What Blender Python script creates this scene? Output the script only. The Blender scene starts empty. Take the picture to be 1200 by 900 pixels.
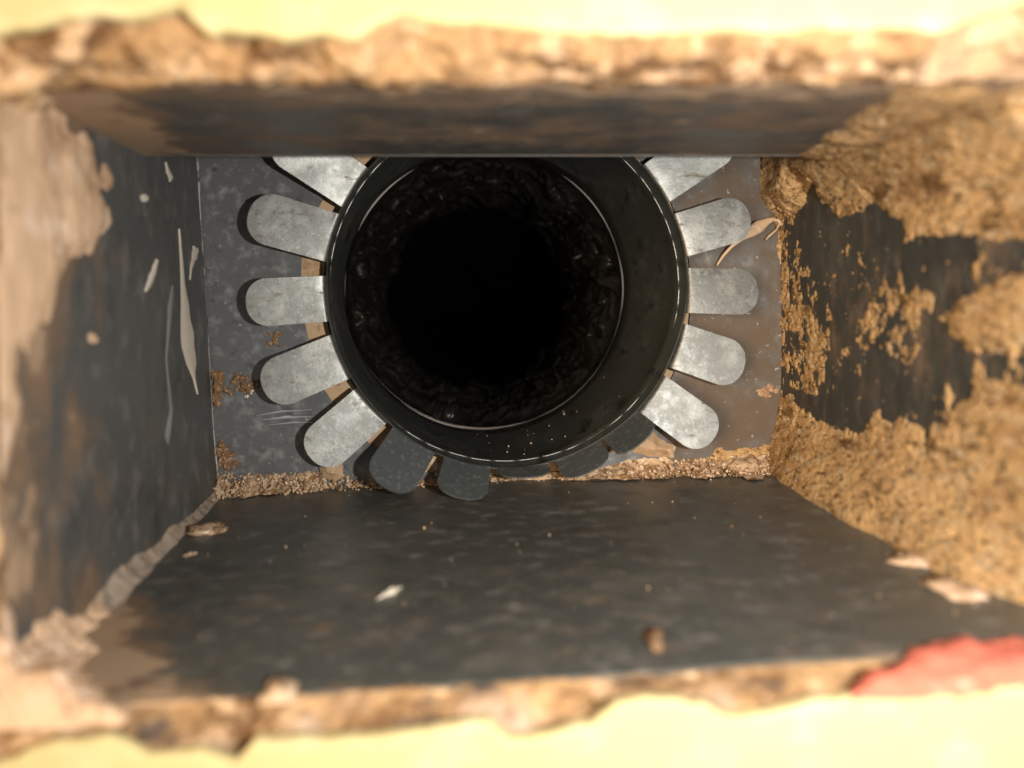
import bpy, math, random
import numpy as np
from mathutils import Vector

# ------------------------------------------------------------------ camera
sc = bpy.context.scene
C = sc.collection
F, VX, VY = 900.0, 570.0, 395.0            # focal length and straight-ahead point, in photo pixels (1200 x 900)
cam = bpy.data.objects.new('camera', bpy.data.cameras.new('camera')); C.objects.link(cam)
cam.location = (0, 0, 0); cam.rotation_euler = (math.radians(90), 0, 0)
cam.data.sensor_width = 36; cam.data.lens = 36 * F / 1200
cam.data.shift_x = (600 - VX) / 1200; cam.data.shift_y = -(450 - VY) / 1200
cam.data.clip_start = 0.005; cam.data.clip_end = 20
cam.data.dof.use_dof = True; cam.data.dof.focus_distance = 0.345; cam.data.dof.aperture_fstop = 5.6
sc.camera = cam
# ------------------------------------------------------------------ light
w = bpy.data.worlds.new('World'); sc.world = w; w.use_nodes = True
bg = w.node_tree.nodes['Background']; bg.inputs[0].default_value = (1.0, 0.86, 0.70, 1); bg.inputs[1].default_value = 0.28
def lamp(name, loc, target, size, power, col):
    l = bpy.data.lights.new(name, 'AREA'); l.shape = 'DISK'; l.size = size; l.energy = power; l.color = col
    o = bpy.data.objects.new(name, l); C.objects.link(o); o.location = loc
    o.rotation_euler = (Vector(target) - Vector(loc)).to_track_quat('-Z', 'Y').to_euler()
    return o
lamp('phone_flash', (0.074, -0.004, 0.000), (0.0, 0.33, 0.0), 0.010, 0.86, (1.0, 0.97, 0.92))
lamp('room_lamp', (-0.75, -0.95, 0.02), (0.05, 0.25, 0.0), 0.60, 16.0, (1.0, 0.74, 0.46))
sc.view_settings.view_transform = 'Standard'; sc.view_settings.look = 'None'
sc.view_settings.exposure = 0.15; sc.view_settings.gamma = 1.0; sc.view_settings.use_curve_mapping = False
sc.cycles.max_bounces = 6; sc.cycles.use_denoising = True

# ------------------------------------------------------------------ noise
one = (1, 1, 1)
rng = np.random.default_rng(7); random.seed(7)
def _h(ix, iy, iz, seed):
    n = (ix * 374761393 + iy * 668265263 + iz * 2147483647 + seed * 1274126177) & 0xFFFFFFFF
    n = ((n ^ (n >> 13)) * 1274126177) & 0xFFFFFFFF
    n = ((n ^ (n >> 15)) * 2246822519) & 0xFFFFFFFF
    return ((n ^ (n >> 16)) & 0xFFFFFF) / float(0xFFFFFF)
def vnoise(p, seed=0):
    p = np.asarray(p, float); i = np.floor(p).astype(np.int64); f = p - i; f = f * f * f * (f * (f * 6 - 15) + 10)
    r = 0
    for dx in (0, 1):
        for dy in (0, 1):
            for dz in (0, 1):
                wgt = (f[..., 0] if dx else 1 - f[..., 0]) * (f[..., 1] if dy else 1 - f[..., 1]) * (f[..., 2] if dz else 1 - f[..., 2])
                r = r + wgt * _h(i[..., 0] + dx, i[..., 1] + dy, i[..., 2] + dz, seed)
    return r * 2 - 1
def fbm(p, freq=(1, 1, 1), oct=4, seed=0, gain=0.5):
    p = np.asarray(p, float) * np.asarray(freq, float); a = 1; s = 0; t = 0
    for k in range(oct):
        s = s + a * vnoise(p * (2.03 ** k) + 17.3 * k, seed + k); t += a; a *= gain
    return s / t * 1.6
def sstep(a, b, x):
    t = np.clip((x - a) / (b - a), 0, 1); return t * t * (3 - 2 * t)
def sdf(px, py, poly):                      # signed distance to a polygon, positive inside
    poly = np.asarray(poly, float); d = np.full(px.shape, 1e9); ins = np.zeros(px.shape, bool)
    n = len(poly)
    for k in range(n):
        ax, ay = poly[k]; bx, by = poly[(k + 1) % n]
        ex, ey = bx - ax, by - ay
        t = np.clip(((px - ax) * ex + (py - ay) * ey) / (ex * ex + ey * ey + 1e-9), 0, 1)
        d = np.minimum(d, np.hypot(px - ax - t * ex, py - ay - t * ey))
        if ey != 0:
            c = ((ay > py) != (by > py)) & (px < ex * (py - ay) / ey + ax); ins ^= c
    return np.where(ins, d, -d)
def to_px(P):
    return VX + F * P[..., 0] / P[..., 1], VY - F * P[..., 2] / P[..., 1]
def at(px, py, D):
    return np.array([(px - VX) / F * D, D, (VY - py) / F * D])

# ------------------------------------------------------------------ object helpers
def tag(o, label=None, cat=None, group=None, kind=None):
    if label: o['label'] = label
    if cat: o['category'] = cat
    if group: o['group'] = group
    if kind: o['kind'] = kind
    return o
def thing(name, loc, label, cat, group=None):
    o = bpy.data.objects.new(name, None); o.empty_display_size = 0.02; C.objects.link(o); o.location = loc
    return tag(o, label, cat, group)
def mesh(name, V, Fc, mat, parent=None, smooth=True, attrs=None):
    V = np.asarray(V, float)
    if parent is not None: V = V - np.array(parent_origin(parent))
    me = bpy.data.meshes.new(name); me.from_pydata(V.tolist(), [], [tuple(int(i) for i in f) for f in Fc])
    if attrs:
        for k, v in attrs.items():
            a = me.attributes.new(k, 'FLOAT', 'POINT'); a.data.foreach_set('value', np.asarray(v, np.float32).ravel())
    me.update()
    if smooth: me.polygons.foreach_set('use_smooth', [True] * len(me.polygons))
    me.materials.append(mat)
    o = bpy.data.objects.new(name, me); C.objects.link(o)
    if parent is not None: o.parent = parent
    return o
def parent_origin(p):
    v = np.zeros(3)
    while p is not None:
        v = v + np.array(p.location); p = p.parent
    return v
def grid_faces(nu, nv, closed_u=False):
    a = np.arange(nu * nv).reshape(nu, nv)
    if closed_u: a = np.vstack([a, a[:1]])
    return np.stack([a[:-1, :-1], a[1:, :-1], a[1:, 1:], a[:-1, 1:]], -1).reshape(-1, 4)
def sheet(name, surf, nu, nv, nrm, mat, parent, attrs=None, thick=0.0008):
    """a metal sheet with thickness: surf(U,V) -> points, nrm = side that faces the interior"""
    U, Vv = np.meshgrid(np.linspace(0, 1, nu), np.linspace(0, 1, nv), indexing='ij')
    P = surf(U, Vv); Pb = P - np.asarray(nrm) * thick
    N = nu * nv; Fc = grid_faces(nu, nv).tolist()
    Fb = [[i + N for i in f[::-1]] for f in Fc]
    e = lambda idx: [[idx[k], idx[k] + N, idx[k + 1] + N, idx[k + 1]] for k in range(len(idx) - 1)]
    a = np.arange(N).reshape(nu, nv)
    S = e(list(a[0])) + e(list(a[-1][::-1])) + e(list(a[:, -1])) + e(list(a[::-1, 0]))
    A = None
    if attrs:
        px, py = to_px(P); A = {k: np.concatenate([fn(px, py, P).ravel()] * 2) for k, fn in attrs.items()}
    o = mesh(name, np.vstack([P.reshape(-1, 3), Pb.reshape(-1, 3)]), Fc + Fb + S, mat, parent, True, A)
    # orient
    me = o.data; 
    f0 = me.polygons[(nu // 2) * (nv - 1) + nv // 2]
    if f0.normal.dot(Vector(nrm)) < 0: me.flip_normals()
    me.set_sharp_from_angle(angle=math.radians(40))
    return o
def smear(name, surf, nu, nv, nrm, hfun, mat, parent, attrs=None):
    """a layer stuck on a surface: height field, cut where it would dip below the surface"""
    U, Vv = np.meshgrid(np.linspace(0, 1, nu), np.linspace(0, 1, nv), indexing='ij')
    P = surf(U, Vv); px, py = to_px(P); h = hfun(px, py, P)
    n = np.asarray(nrm, float); n = n / np.linalg.norm(n)
    Q = (P + n * h[..., None]).reshape(-1, 3); hh = h.ravel()
    Fc = grid_faces(nu, nv); keep = (hh[Fc] > -0.00015).any(1); Fc = Fc[keep]
    used = np.unique(Fc); mp = -np.ones(len(Q), int); mp[used] = np.arange(len(used))
    A = {k: fn(px, py, P).ravel()[used] for k, fn in attrs.items()} if attrs else None
    o = mesh(name, Q[used], mp[Fc], mat, parent, True, A)
    if len(o.data.polygons) and sum(p.normal.dot(Vector(n)) for p in list(o.data.polygons)[::50]) < 0: o.data.flip_normals()
    return o

# ------------------------------------------------------------------ materials
def material(name, base, rough=0.6, metal=0.0, layers=(), bump=(), spec=0.5, coat=0.0):
    """layers: (colour, mask spec, lo, hi, rough or None); mask spec = (kind, scale, stretch, attr or None, detail)"""
    m = bpy.data.materials.new(name); m.use_nodes = True; nt = m.node_tree; N = nt.nodes; L = nt.links
    b = N['Principled BSDF']; b.inputs['Metallic'].default_value = metal; b.inputs['Specular IOR Level'].default_value = spec
    b.inputs['Coat Weight'].default_value = coat
    tc = N.new('ShaderNodeTexCoord')
    def tex(kind, scale, stretch, detail=5.0):
        mp = N.new('ShaderNodeMapping'); mp.inputs['Scale'].default_value = stretch; L.new(tc.outputs['Object'], mp.inputs['Vector'])
        if kind == 'voronoi':
            t = N.new('ShaderNodeTexVoronoi'); t.inputs['Scale'].default_value = scale; L.new(mp.outputs[0], t.inputs['Vector']); return t.outputs['Distance']
        if kind == 'cells':
            t = N.new('ShaderNodeTexVoronoi'); t.inputs['Scale'].default_value = scale; L.new(mp.outputs[0], t.inputs['Vector'])
            s = N.new('ShaderNodeSeparateColor'); L.new(t.outputs['Color'], s.inputs[0]); return s.outputs[0]
        t = N.new('ShaderNodeTexNoise'); t.inputs['Scale'].default_value = scale; t.inputs['Detail'].default_value = detail
        t.inputs['Roughness'].default_value = 0.62; L.new(mp.outputs[0], t.inputs['Vector']); return t.outputs['Fac']
    col = N.new('ShaderNodeRGB'); col.outputs[0].default_value = (*base, 1); col = col.outputs[0]
    rg = N.new('ShaderNodeValue'); rg.outputs[0].default_value = rough; rg = rg.outputs[0]
    for (lc, (kind, scale, stretch, attr, detail), lo, hi, lr) in layers:
        f = tex(kind, scale, stretch, detail) if kind else None
        if attr:
            a = N.new('ShaderNodeAttribute'); a.attribute_name = attr; af = a.outputs['Fac']
            if f is None: f = af
            else:                                           # noise threshold moved by the attribute
                ad = N.new('ShaderNodeMath'); ad.operation = 'ADD'; L.new(f, ad.inputs[0]); L.new(af, ad.inputs[1]); f = ad.outputs[0]
        mr = N.new('ShaderNodeMapRange'); mr.interpolation_type = 'SMOOTHSTEP'
        mr.inputs['From Min'].default_value = lo; mr.inputs['From Max'].default_value = hi; L.new(f, mr.inputs['Value'])
        mx = N.new('ShaderNodeMix'); mx.data_type = 'RGBA'; L.new(mr.outputs[0], mx.inputs[0]); L.new(col, mx.inputs[6]); mx.inputs[7].default_value = (*lc, 1); col = mx.outputs[2]
        if lr is not None:
            mf = N.new('ShaderNodeMix'); mf.data_type = 'FLOAT'; L.new(mr.outputs[0], mf.inputs[0]); L.new(rg, mf.inputs[2]); mf.inputs[3].default_value = lr; rg = mf.outputs[0]
    L.new(col, b.inputs['Base Color']); L.new(rg, b.inputs['Roughness'])
    prev = None
    for (kind, scale, stretch, strength, dist) in bump:
        bn = N.new('ShaderNodeBump'); bn.inputs['Strength'].default_value = strength; bn.inputs['Distance'].default_value = dist
        L.new(tex(kind, scale, stretch), bn.inputs['Height'])
        if prev: L.new(prev, bn.inputs['Normal'])
        prev = bn.outputs[0]
    if prev: L.new(prev, b.inputs['Normal'])
    return m
def dark_metal(name, stretch, grey=(0.105, 0.107, 0.103), k=1.0, rough=0.5, bump=0.2, sm=1.0):
    return material(name, grey, rough, 0.15, [
        ((0.19 * k, 0.18 * k, 0.165 * k), ('noise', 170, stretch, None, 12), 0.50, 0.72, 0.6),
        ((0.13 * sm, 0.122 * sm, 0.105 * sm), ('noise', 32, stretch, None, 14), 0.50, 0.76, 0.58),
        ((0.060 * k, 0.061 * k, 0.059 * k), ('noise', 120, stretch, None, 10), 0.50, 0.74, 0.45),
        ((0.19, 0.13, 0.085), ('noise', 110, stretch, 'dust_tint', 10), 0.68, 1.0, 0.8),
        ((0.40, 0.28, 0.18), ('noise', 190, stretch, 'dust_tint', 10), 0.94, 1.08, 0.85),
        ((0.16, 0.085, 0.04), ('noise', 210, one, None, 4), 0.69, 0.74, 0.8),
        ((0.42, 0.36, 0.28), ('noise', 700, one, None, 2), 0.705, 0.735, 0.8)],
        [('noise', 60, stretch, bump, 0.002), ('noise', 900, one, 0.2, 0.0004)])
M = {}
M['panel_v'] = dark_metal('dark_sheet_metal_vertical_grain', (1, 0.6, 0.42), (0.095, 0.097, 0.094))
M['panel_h'] = dark_metal('dark_sheet_metal_horizontal_grain', (0.55, 0.8, 1), (0.095, 0.092, 0.085), 1.15)
M['panel_r'] = dark_metal('black_brown_stained_metal', (1, 1, 0.5), (0.050, 0.048, 0.042), 0.5)
M['panel_floor'] = dark_metal('dark_sheet_metal_floor', (0.7, 1, 1), (0.092, 0.094, 0.084), 1.1, 0.34, 0.08, 1.1)
M['back'] = material('dull_galvanised_back', (0.118, 0.12, 0.119), 0.5, 0.3, [
        ((0.25, 0.25, 0.245), ('noise', 160, one, None, 10), 0.47, 0.72, 0.55),
        ((0.075, 0.075, 0.078), ('noise', 130, one, None, 5), 0.56, 0.7, 0.5),
        ((0.125, 0.092, 0.064), ('noise', 90, one, 'dust_tint', 10), 0.60, 1.05, 0.75),
        ((0.30, 0.29, 0.27), ('noise', 420, one, None, 2), 0.68, 0.72, 0.6)],
        [('noise', 300, one, 0.2, 0.0005)])
M['galv'] = material('spangled_galvanised_steel', (0.17, 0.172, 0.16), 0.50, 0.75, [
        ((0.27, 0.27, 0.25), ('noise', 60, one, None, 6), 0.45, 0.65, 0.44),
        ((0.16, 0.163, 0.156), ('noise', 180, one, None, 8), 0.44, 0.68, 0.36),
        ((0.26, 0.257, 0.24), ('noise', 560, one, None, 5), 0.53, 0.70, 0.48),
        ((0.10, 0.10, 0.095), ('noise', 900, one, None, 5), 0.58, 0.70, 0.40),
        ((0.13, 0.11, 0.085), ('noise', 90, (1, 1, 3), None, 7), 0.58, 0.72, 0.6)],
        [('noise', 800, one, 0.15, 0.0003)])
M['galv_shaded'] = material('galvanised_steel_darkened', (0.10, 0.112, 0.112), 0.42, 0.3, [  # same steel as the other tabs, its dark reflection put into the colour
        ((0.18, 0.185, 0.19), ('noise', 500, one, None, 5), 0.52, 0.68, 0.5)], [('noise', 600, one, 0.1, 0.0003)])
M['sleeve'] = material('collar_steel_dark_reflection', (0.042, 0.046, 0.041), 0.60, 0.0, [  # dark interior reflected in the steel, put into the base colour
        ((0.072, 0.073, 0.064), ('noise', 45, (1, 0.5, 1), None, 8), 0.48, 0.70, 0.75),
        ((0.020, 0.022, 0.019), ('noise', 90, (1, 0.4, 1), None, 8), 0.52, 0.70, 0.45),
        ((0.10, 0.075, 0.05), ('noise', 500, one, None, 5), 0.64, 0.74, 0.8),
        ((0.05, 0.052, 0.046), ('noise', 260, (1, 0.4, 1), None, 5), 0.52, 0.75, 0.5)], [('noise', 240, (1, 0.3, 1), 0.12, 0.0006)])
M['bright'] = material('bright_cut_edge', (0.30, 0.30, 0.285), 0.42, 0.8)
M['liner'] = material('black_plastic_liner', (0.014, 0.0125, 0.0105), 0.20, 0.0, (), [('noise', 150, one, 0.25, 0.003)], 1.0)
gy = (1, 0.42, 1)
M['mortar'] = material('golden_mortar', (0.66, 0.41, 0.19), 0.95, 0, [
        ((0.48, 0.28, 0.12), ('noise', 45, gy, None, 6), 0.44, 0.62, None),
        ((0.21, 0.115, 0.045), ('noise', 150, gy, None, 9), 0.50, 0.68, None),
        ((0.62, 0.44, 0.25), ('noise', 330, gy, None, 6), 0.52, 0.64, None),
        ((0.10, 0.052, 0.022), ('noise', 620, gy, None, 5), 0.55, 0.66, None),
        ((0.72, 0.56, 0.36), ('noise', 800, gy, None, 3), 0.62, 0.70, None)],
        [('noise', 160, gy, 0.5, 0.003), ('noise', 480, gy, 1.0, 0.0022), ('noise', 1200, gy, 0.8, 0.0008)], 0.15)
M['smear'] = material('pinkish_tan_plaster_smear', (0.62, 0.43, 0.28), 0.9, 0, [
        ((0.33, 0.195, 0.11), ('noise', 75, (1, .5, 0.6), None, 9), 0.46, 0.66, None),
        ((0.74, 0.56, 0.42), ('noise', 150, (1, .5, 0.5), None, 8), 0.52, 0.66, None),
        ((0.20, 0.12, 0.07), ('noise', 240, (1, .5, .6), None, 6), 0.60, 0.72, None)],
        [('noise', 260, (1, 1, 0.4), 0.6, 0.001)], 0.2)
M['rim'] = material('broken_plaster_edge', (0.38, 0.23, 0.11), 0.93, 0, [
        ((0.13, 0.065, 0.028), ('noise', 80, (.7, 1, 1), None, 8), 0.43, 0.62, None),
        ((0.54, 0.36, 0.21), ('noise', 120, (1.0, 1, 1), None, 9), 0.50, 0.62, None),
        ((0.52, 0.37, 0.27), (None, 1, one, 'white', 1), 0.35, 0.8, None),
        ((0.09, 0.07, 0.06), ('noise', 85, (0.6, 1, 1), 'grit', 5), 0.98, 1.12, None)],
        [('noise', 180, one, 0.9, 0.002), ('noise', 600, one, 0.5, 0.0008)], 0.2)
M['rim2'] = material('tan_corner_plaster', (0.44, 0.28, 0.145), 0.93, 0, [((0.22, 0.125, 0.06), ('noise', 90, one, None, 9), 0.46, 0.64, None), ((0.62, 0.44, 0.29), ('noise', 150, one, None, 8), 0.52, 0.64, None)], [('noise', 250, one, 0.8, 0.002)], 0.2)
M['cream'] = material('cream_wall_paint', (0.52, 0.435, 0.21), 0.6, 0, [
        ((0.60, 0.52, 0.30), ('noise', 60, one, None, 4), 0.50, 0.75, None)], [('noise', 60, one, 0.2, 0.002)], 0.4)
M['red'] = material('coral_red_paint', (0.58, 0.15, 0.095), 0.9, 0, [
        ((0.42, 0.10, 0.07), ('noise', 150, one, None, 6), 0.50, 0.66, None),
        ((0.72, 0.36, 0.27), ('noise', 120, one, None, 7), 0.55, 0.72, None)], [('noise', 150, one, 0.3, 0.001)], 0.35)
M['board'] = material('tan_board', (0.50, 0.34, 0.20), 0.85, 0, [
        ((0.34, 0.20, 0.10), ('noise', 160, one, None, 5), 0.52, 0.70, None),
        ((0.66, 0.53, 0.40), ('noise', 110, one, None, 4), 0.56, 0.70, None)], [('noise', 500, one, 0.4, 0.0006)], 0.3)
M['grain'] = material('mortar_grains', (0.58, 0.41, 0.26), 0.9, 0, [
        ((0.26, 0.14, 0.065), ('noise', 330, one, None, 2), 0.46, 0.60, None),
        ((0.78, 0.66, 0.52), ('noise', 420, one, None, 2), 0.58, 0.66, None)], (), 0.2)
M['rust'] = material('rusty_crust', (0.20, 0.11, 0.055), 0.95, 0, [
        ((0.42, 0.29, 0.18), ('noise', 700, one, None, 4), 0.5, 0.65, None)], [('noise', 800, one, 0.8, 0.0006)], 0.2)
M['white'] = material('cream_white_paint_drip', (0.74, 0.66, 0.55), 0.45, 0, [
        ((0.55, 0.47, 0.37), ('noise', 300, one, None, 4), 0.55, 0.75, None)], ())
M['scuff'] = material('bare_metal_scuff', (0.55, 0.55, 0.58), 0.35, 0.7, (), ())
M['peel'] = material('dry_tan_peel', (0.58, 0.40, 0.25), 0.6, 0, [((0.70, 0.54, 0.38), ('noise', 400, one, None, 3), 0.5, 0.7, None)], ())

# ------------------------------------------------------------------ shape of the place (metres; y runs into the wall)
YB, YF, YW, YT = 0.330, 0.158, 0.148, 0.2585      # back panel, metal front, wall face, end of the low top panel
ZR = 0.135
def lerp(a, b, t): return a + (b - a) * t
def tY(Y): return (Y - YF) / (YB - YF)
def x_left(Y, Z):
    t = tY(Y); top = lerp(-0.1030, -0.1232, t); bot = lerp(-0.1010, -0.1150, t)
    k = np.clip((Z + 0.07) / 0.13, 0, 1.6)
    return lerp(bot, top, k)
def x_right(Y, Z): return 0.1290 - 0.0025 * tY(Y)
def z_floor(X, Y):
    t = tY(Y); u = (X + 0.11) / 0.237
    return lerp(lerp(-0.0775, -0.0640, u), lerp(-0.0672, -0.0562, u), t)
def z_top(Y): return lerp(0.0535, 0.0610, (Y - YF) / (YT - YF))
def dent(P, a, seed): return a * fbm(P, (14, 14, 14), 3, seed)

CX, CZ, CR = 0.0073, 0.0216, 0.0752                # collar centre and radius

# ------------------------------------------------------------------ duct boot
boot = thing('duct_boot', (0.01, YB, -0.06), 'dark grey rectangular sheet metal duct boot recessed in the wall', 'duct boot')
def s_left(U, V):
    Y = lerp(YF, YB, U); Z = lerp(-0.078, ZR, V)
    Z = np.where(Y < YT, lerp(-0.078, 0.0625, V), Z)
    X = x_left(Y, Z); P = np.stack([X, Y, Z], -1); P[..., 0] += dent(P, 0.0006, 3); return P
def s_right(U, V):
    Y = lerp(YF, YB, U); Z = lerp(-0.078, ZR, V)
    Z = np.where(Y < YT, lerp(-0.078, 0.0625, V), Z)
    P = np.stack([x_right(Y, Z), Y, Z], -1); P[..., 0] += dent(P, 0.0006, 5); return P
def s_floor(U, V):
    X = lerp(-0.127, 0.131, U); Y = lerp(YF, YB - 0.0008, V)
    X = np.maximum(X, x_left(Y, -0.07) - 0.0012)
    Z = z_floor(X, Y) + 0.0004; P = np.stack([X, Y, Z], -1); P[..., 2] += dent(P, 0.0007, 9)
    return P
def s_top(U, V):
    X = lerp(-0.118, 0.131, U); Y = lerp(YF, YT, V); X = np.maximum(X, x_left(Y, 0.06) - 0.0012)
    P = np.stack([X, Y, z_top(Y) + 0 * X], -1); P[..., 2] += dent(P, 0.0005, 11) * (1 - V) ; return P
left_dust = [(-400, 60), (100, 130), (125, 240), (100, 420), (120, 560), (100, 720), (-400, 900)]
def d_left(px, py, P): return 0.12 + 0.36 * sstep(-60, 90, sdf(px, py, left_dust) + 45 * fbm(P, (60, 60, 25), 5, 21))
lump = [(10, 790), (80, 735), (105, 700), (140, 690), (165, 712), (178, 745), (188, 775), (215, 800), (250, 812), (320, 826), (400, 830), (400, 900), (-100, 900), (-60, 840)]
def d_floor(px, py, P):
    return (0.46 + 0.16 * fbm(P, (90, 90, 90), 5, 35)) * sstep(-40, 50, sdf(px, py, lump) + 22 * fbm(P, (70, 70, 70), 5, 33)) + 0.10 + 0.10 * sstep(0.26, 0.17, P[..., 1]) + 0.35 * sstep(0.318, 0.328, P[..., 1] + 0.004 * fbm(P, (60, 60, 60), 3, 31))
top_stain = [(-300, 60), (120, 90), (170, 150), (210, 200), (100, 220), (-300, 300)]
def d_top(px, py, P): return 0.06 + 0.45 * sstep(-40, 40, sdf(px, py, top_stain) + 20 * fbm(P, (50, 50, 50), 4, 43)) + 0.24 + 0.22 * fbm(P, (12, 40, 10), 4, 41) + 0.25 * sstep(0.19, 0.165, P[..., 1])
def d_right(px, py, P): return 0.22 + 0.14 * fbm(P, (40, 40, 25), 4, 45)
def d_back(px, py, P): return 0.02 + 0.42 * sstep(640, 860, px) + 0.10 * fbm(P, (30, 30, 30), 3, 51)  # browner towards the right, with slight random variation
left_panel = sheet('side_panel', s_left, 100, 110, (1, 0, 0), M['panel_v'], boot, {'dust_tint': d_left})
sheet('side_panel', s_right, 60, 60, (-1, 0, 0), M['panel_r'], boot, {'dust_tint': d_right})
sheet('bottom_panel', s_floor, 130, 100, (0, 0, 1), M['panel_floor'], boot, {'dust_tint': d_floor})
top_panel = sheet('top_panel', s_top, 120, 60, (0, 0, -1), M['panel_h'], boot, {'dust_tint': d_top})
def s_step(U, V): return np.stack([lerp(-0.126, 0.131, U), YT - 0.0009 + 0 * U, lerp(0.0606, ZR, V)], -1)
sheet('step_panel', s_step, 20, 10, (0, 1, 0), M['panel_h'], boot, {'dust_tint': d_right}, 0.0006)
def s_roof(U, V): return np.stack([lerp(-0.134, 0.131, U), lerp(YT - 0.001, YB, V), ZR + 0 * U], -1)
sheet('upper_panel', s_roof, 20, 10, (0, 0, -1), M['panel_h'], boot, {'dust_tint': d_right}, 0.0006)
# back panel: a ring from an uneven round cut-out to the rectangle
HX, HZ, HR = CX - 0.0035, CZ - 0.0010, 0.0845
n_a, n_r = 220, 26
A_ = np.linspace(0, 2 * np.pi, n_a, endpoint=False)
V = []
for a in A_:
    ca, sa = math.cos(a), math.sin(a)
    r0 = HR + 0.0016 * float(vnoise(np.array([ca * 4, sa * 4, 2.0]), 61)); 
    xl, xr, zb, zt = -0.134 - HX, 0.131 - HX, -0.073 - HZ, ZR + 0.001 - HZ
    r1 = min((xr / ca if ca > 1e-6 else xl / ca if ca < -1e-6 else 9), (zt / sa if sa > 1e-6 else zb / sa if sa < -1e-6 else 9))
    r1 = max(r1, r0 + 0.0008)
    for k in range(n_r):
        r = lerp(r0, r1, k / (n_r - 1)); V.append((HX + ca * r, YB, HZ + sa * r))
V = np.array(V); V[:, 1] += 0.0004 * fbm(V, (25, 25, 25), 3, 63)
px_, py_ = to_px(V)
back_panel = mesh('back_panel', V, grid_faces(n_a, n_r, True), M['back'], boot, True, {'dust_tint': d_back(px_, py_, V)})
sol = back_panel.modifiers.new('thickness', 'SOLIDIFY'); sol.thickness = 0.0004; sol.offset = 0; sol.use_rim = False
if back_panel.data.polygons[5].normal.y > 0: back_panel.data.flip_normals()

# board seen in the gaps between the tabs
n_a, V = 160, []
A_ = np.linspace(0, 2 * np.pi, n_a, endpoint=False)
prof = [(CR + 0.0012, 0.3325), (0.088, 0.3322), (0.0995, 0.3322), (0.1005, 0.3400), (CR + 0.0012, 0.3400), (CR + 0.0012, 0.3325)]
for a in A_:
    for (r, y) in prof:
        rr = r
        V.append((HX * 0.4 + CX * 0.6 + math.cos(a) * rr, y + 0.0005 * float(vnoise(np.array([math.cos(a) * 9, math.sin(a) * 9, r * 200]), 71)), CZ + math.sin(a) * rr))
board = thing('insulation_board', (CX, 0.336, CZ - 0.1), 'tan ring of board behind the back panel, showing in the gaps between tabs', 'board')
mesh('ring', V, grid_faces(n_a, len(prof), True), M['board'], board, True)

# ------------------------------------------------------------------ starter collar
collar = thing('starter_collar', (CX, YB, CZ - CR), 'round starter collar with rounded galvanised tabs bent flat around it', 'duct collar')
YC, YE = 0.3195, 0.415                        # fold and far end
EX, EZ = -0.0014, 0.0254
def axis_at(Y):
    t = (Y - YB) / (YE - YB); return lerp(CX, EX, t), lerp(CZ, EZ, t)
# sleeve: inner and outer skin
n_a = 200; prof = [(0.0, YC + 0.0004), (0.0, YC + 0.004), (-0.0007, 0.3285), (-0.0009, 0.331), (-0.0007, 0.3335), (0, 0.338), (0, 0.36), (0, 0.376), (0, 0.40), (0, YE), (0.0007, YE), (0.0007, 0.37), (0.0007, YC + 0.0004), (0.0, YC + 0.0004)]
V = []
for a in np.linspace(0, 2 * np.pi, n_a, endpoint=False):
    for (dr, y) in prof:
        cx, cz = axis_at(y); r = CR - 0.0002 + dr + 0.0004 * math.sin(3 * a + 0.5) + 0.0005 * float(vnoise(np.array([math.cos(a) * 3, y * 40, math.sin(a) * 3]), 73))
        V.append((cx + math.cos(a) * r, y, cz + math.sin(a) * r))
mesh('sleeve', V, grid_faces(n_a, len(prof), True), M['sleeve'], collar, True)
def torus(name, R, r, Y, mat, parent, a0=0, a1=2 * math.pi, n=180, gaps=0, gapw=0.012, m=8, wob=0.0):
    V, Fc = [], []
    cx, cz = axis_at(Y); segs = [(a0, a1)] if not gaps else [(a0 + (a1 - a0) * k / gaps + gapw * random.uniform(.3, 1.2), a0 + (a1 - a0) * (k + 1) / gaps) for k in range(gaps)]
    for (b0, b1) in segs:
        nn = max(4, int(n * (b1 - b0) / (2 * math.pi))); o = len(V); dr = random.uniform(-wob, wob)
        for i in range(nn + 1):
            a = lerp(b0, b1, i / nn)
            for j in range(m):
                t = 2 * math.pi * j / m; rr = R + dr + r * math.cos(t)
                V.append((cx + math.cos(a) * rr, Y + r * 1.3 * math.sin(t), cz + math.sin(a) * rr))
        for i in range(nn):
            for j in range(m):
                Fc.append((o + i * m + j, o + i * m + (j + 1) % m, o + (i + 1) * m + (j + 1) % m, o + (i + 1) * m + j))
        Fc.append([o + j for j in range(m)]); Fc.append([o + nn * m + j for j in range(m)][::-1])
    return mesh(name, V, Fc, mat, parent, True)
torus('rim_bead', CR - 0.0008, 0.00034, 0.3275, M['bright'], collar, gaps=46, gapw=0.012, wob=0.00012, n=240)
torus('end_edge', CR - 0.0004, 0.00022, YE - 0.0002, material('dull_brown_cut_edge', (0.16, 0.12, 0.085), 0.5, 0.3), collar, n=160)
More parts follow.
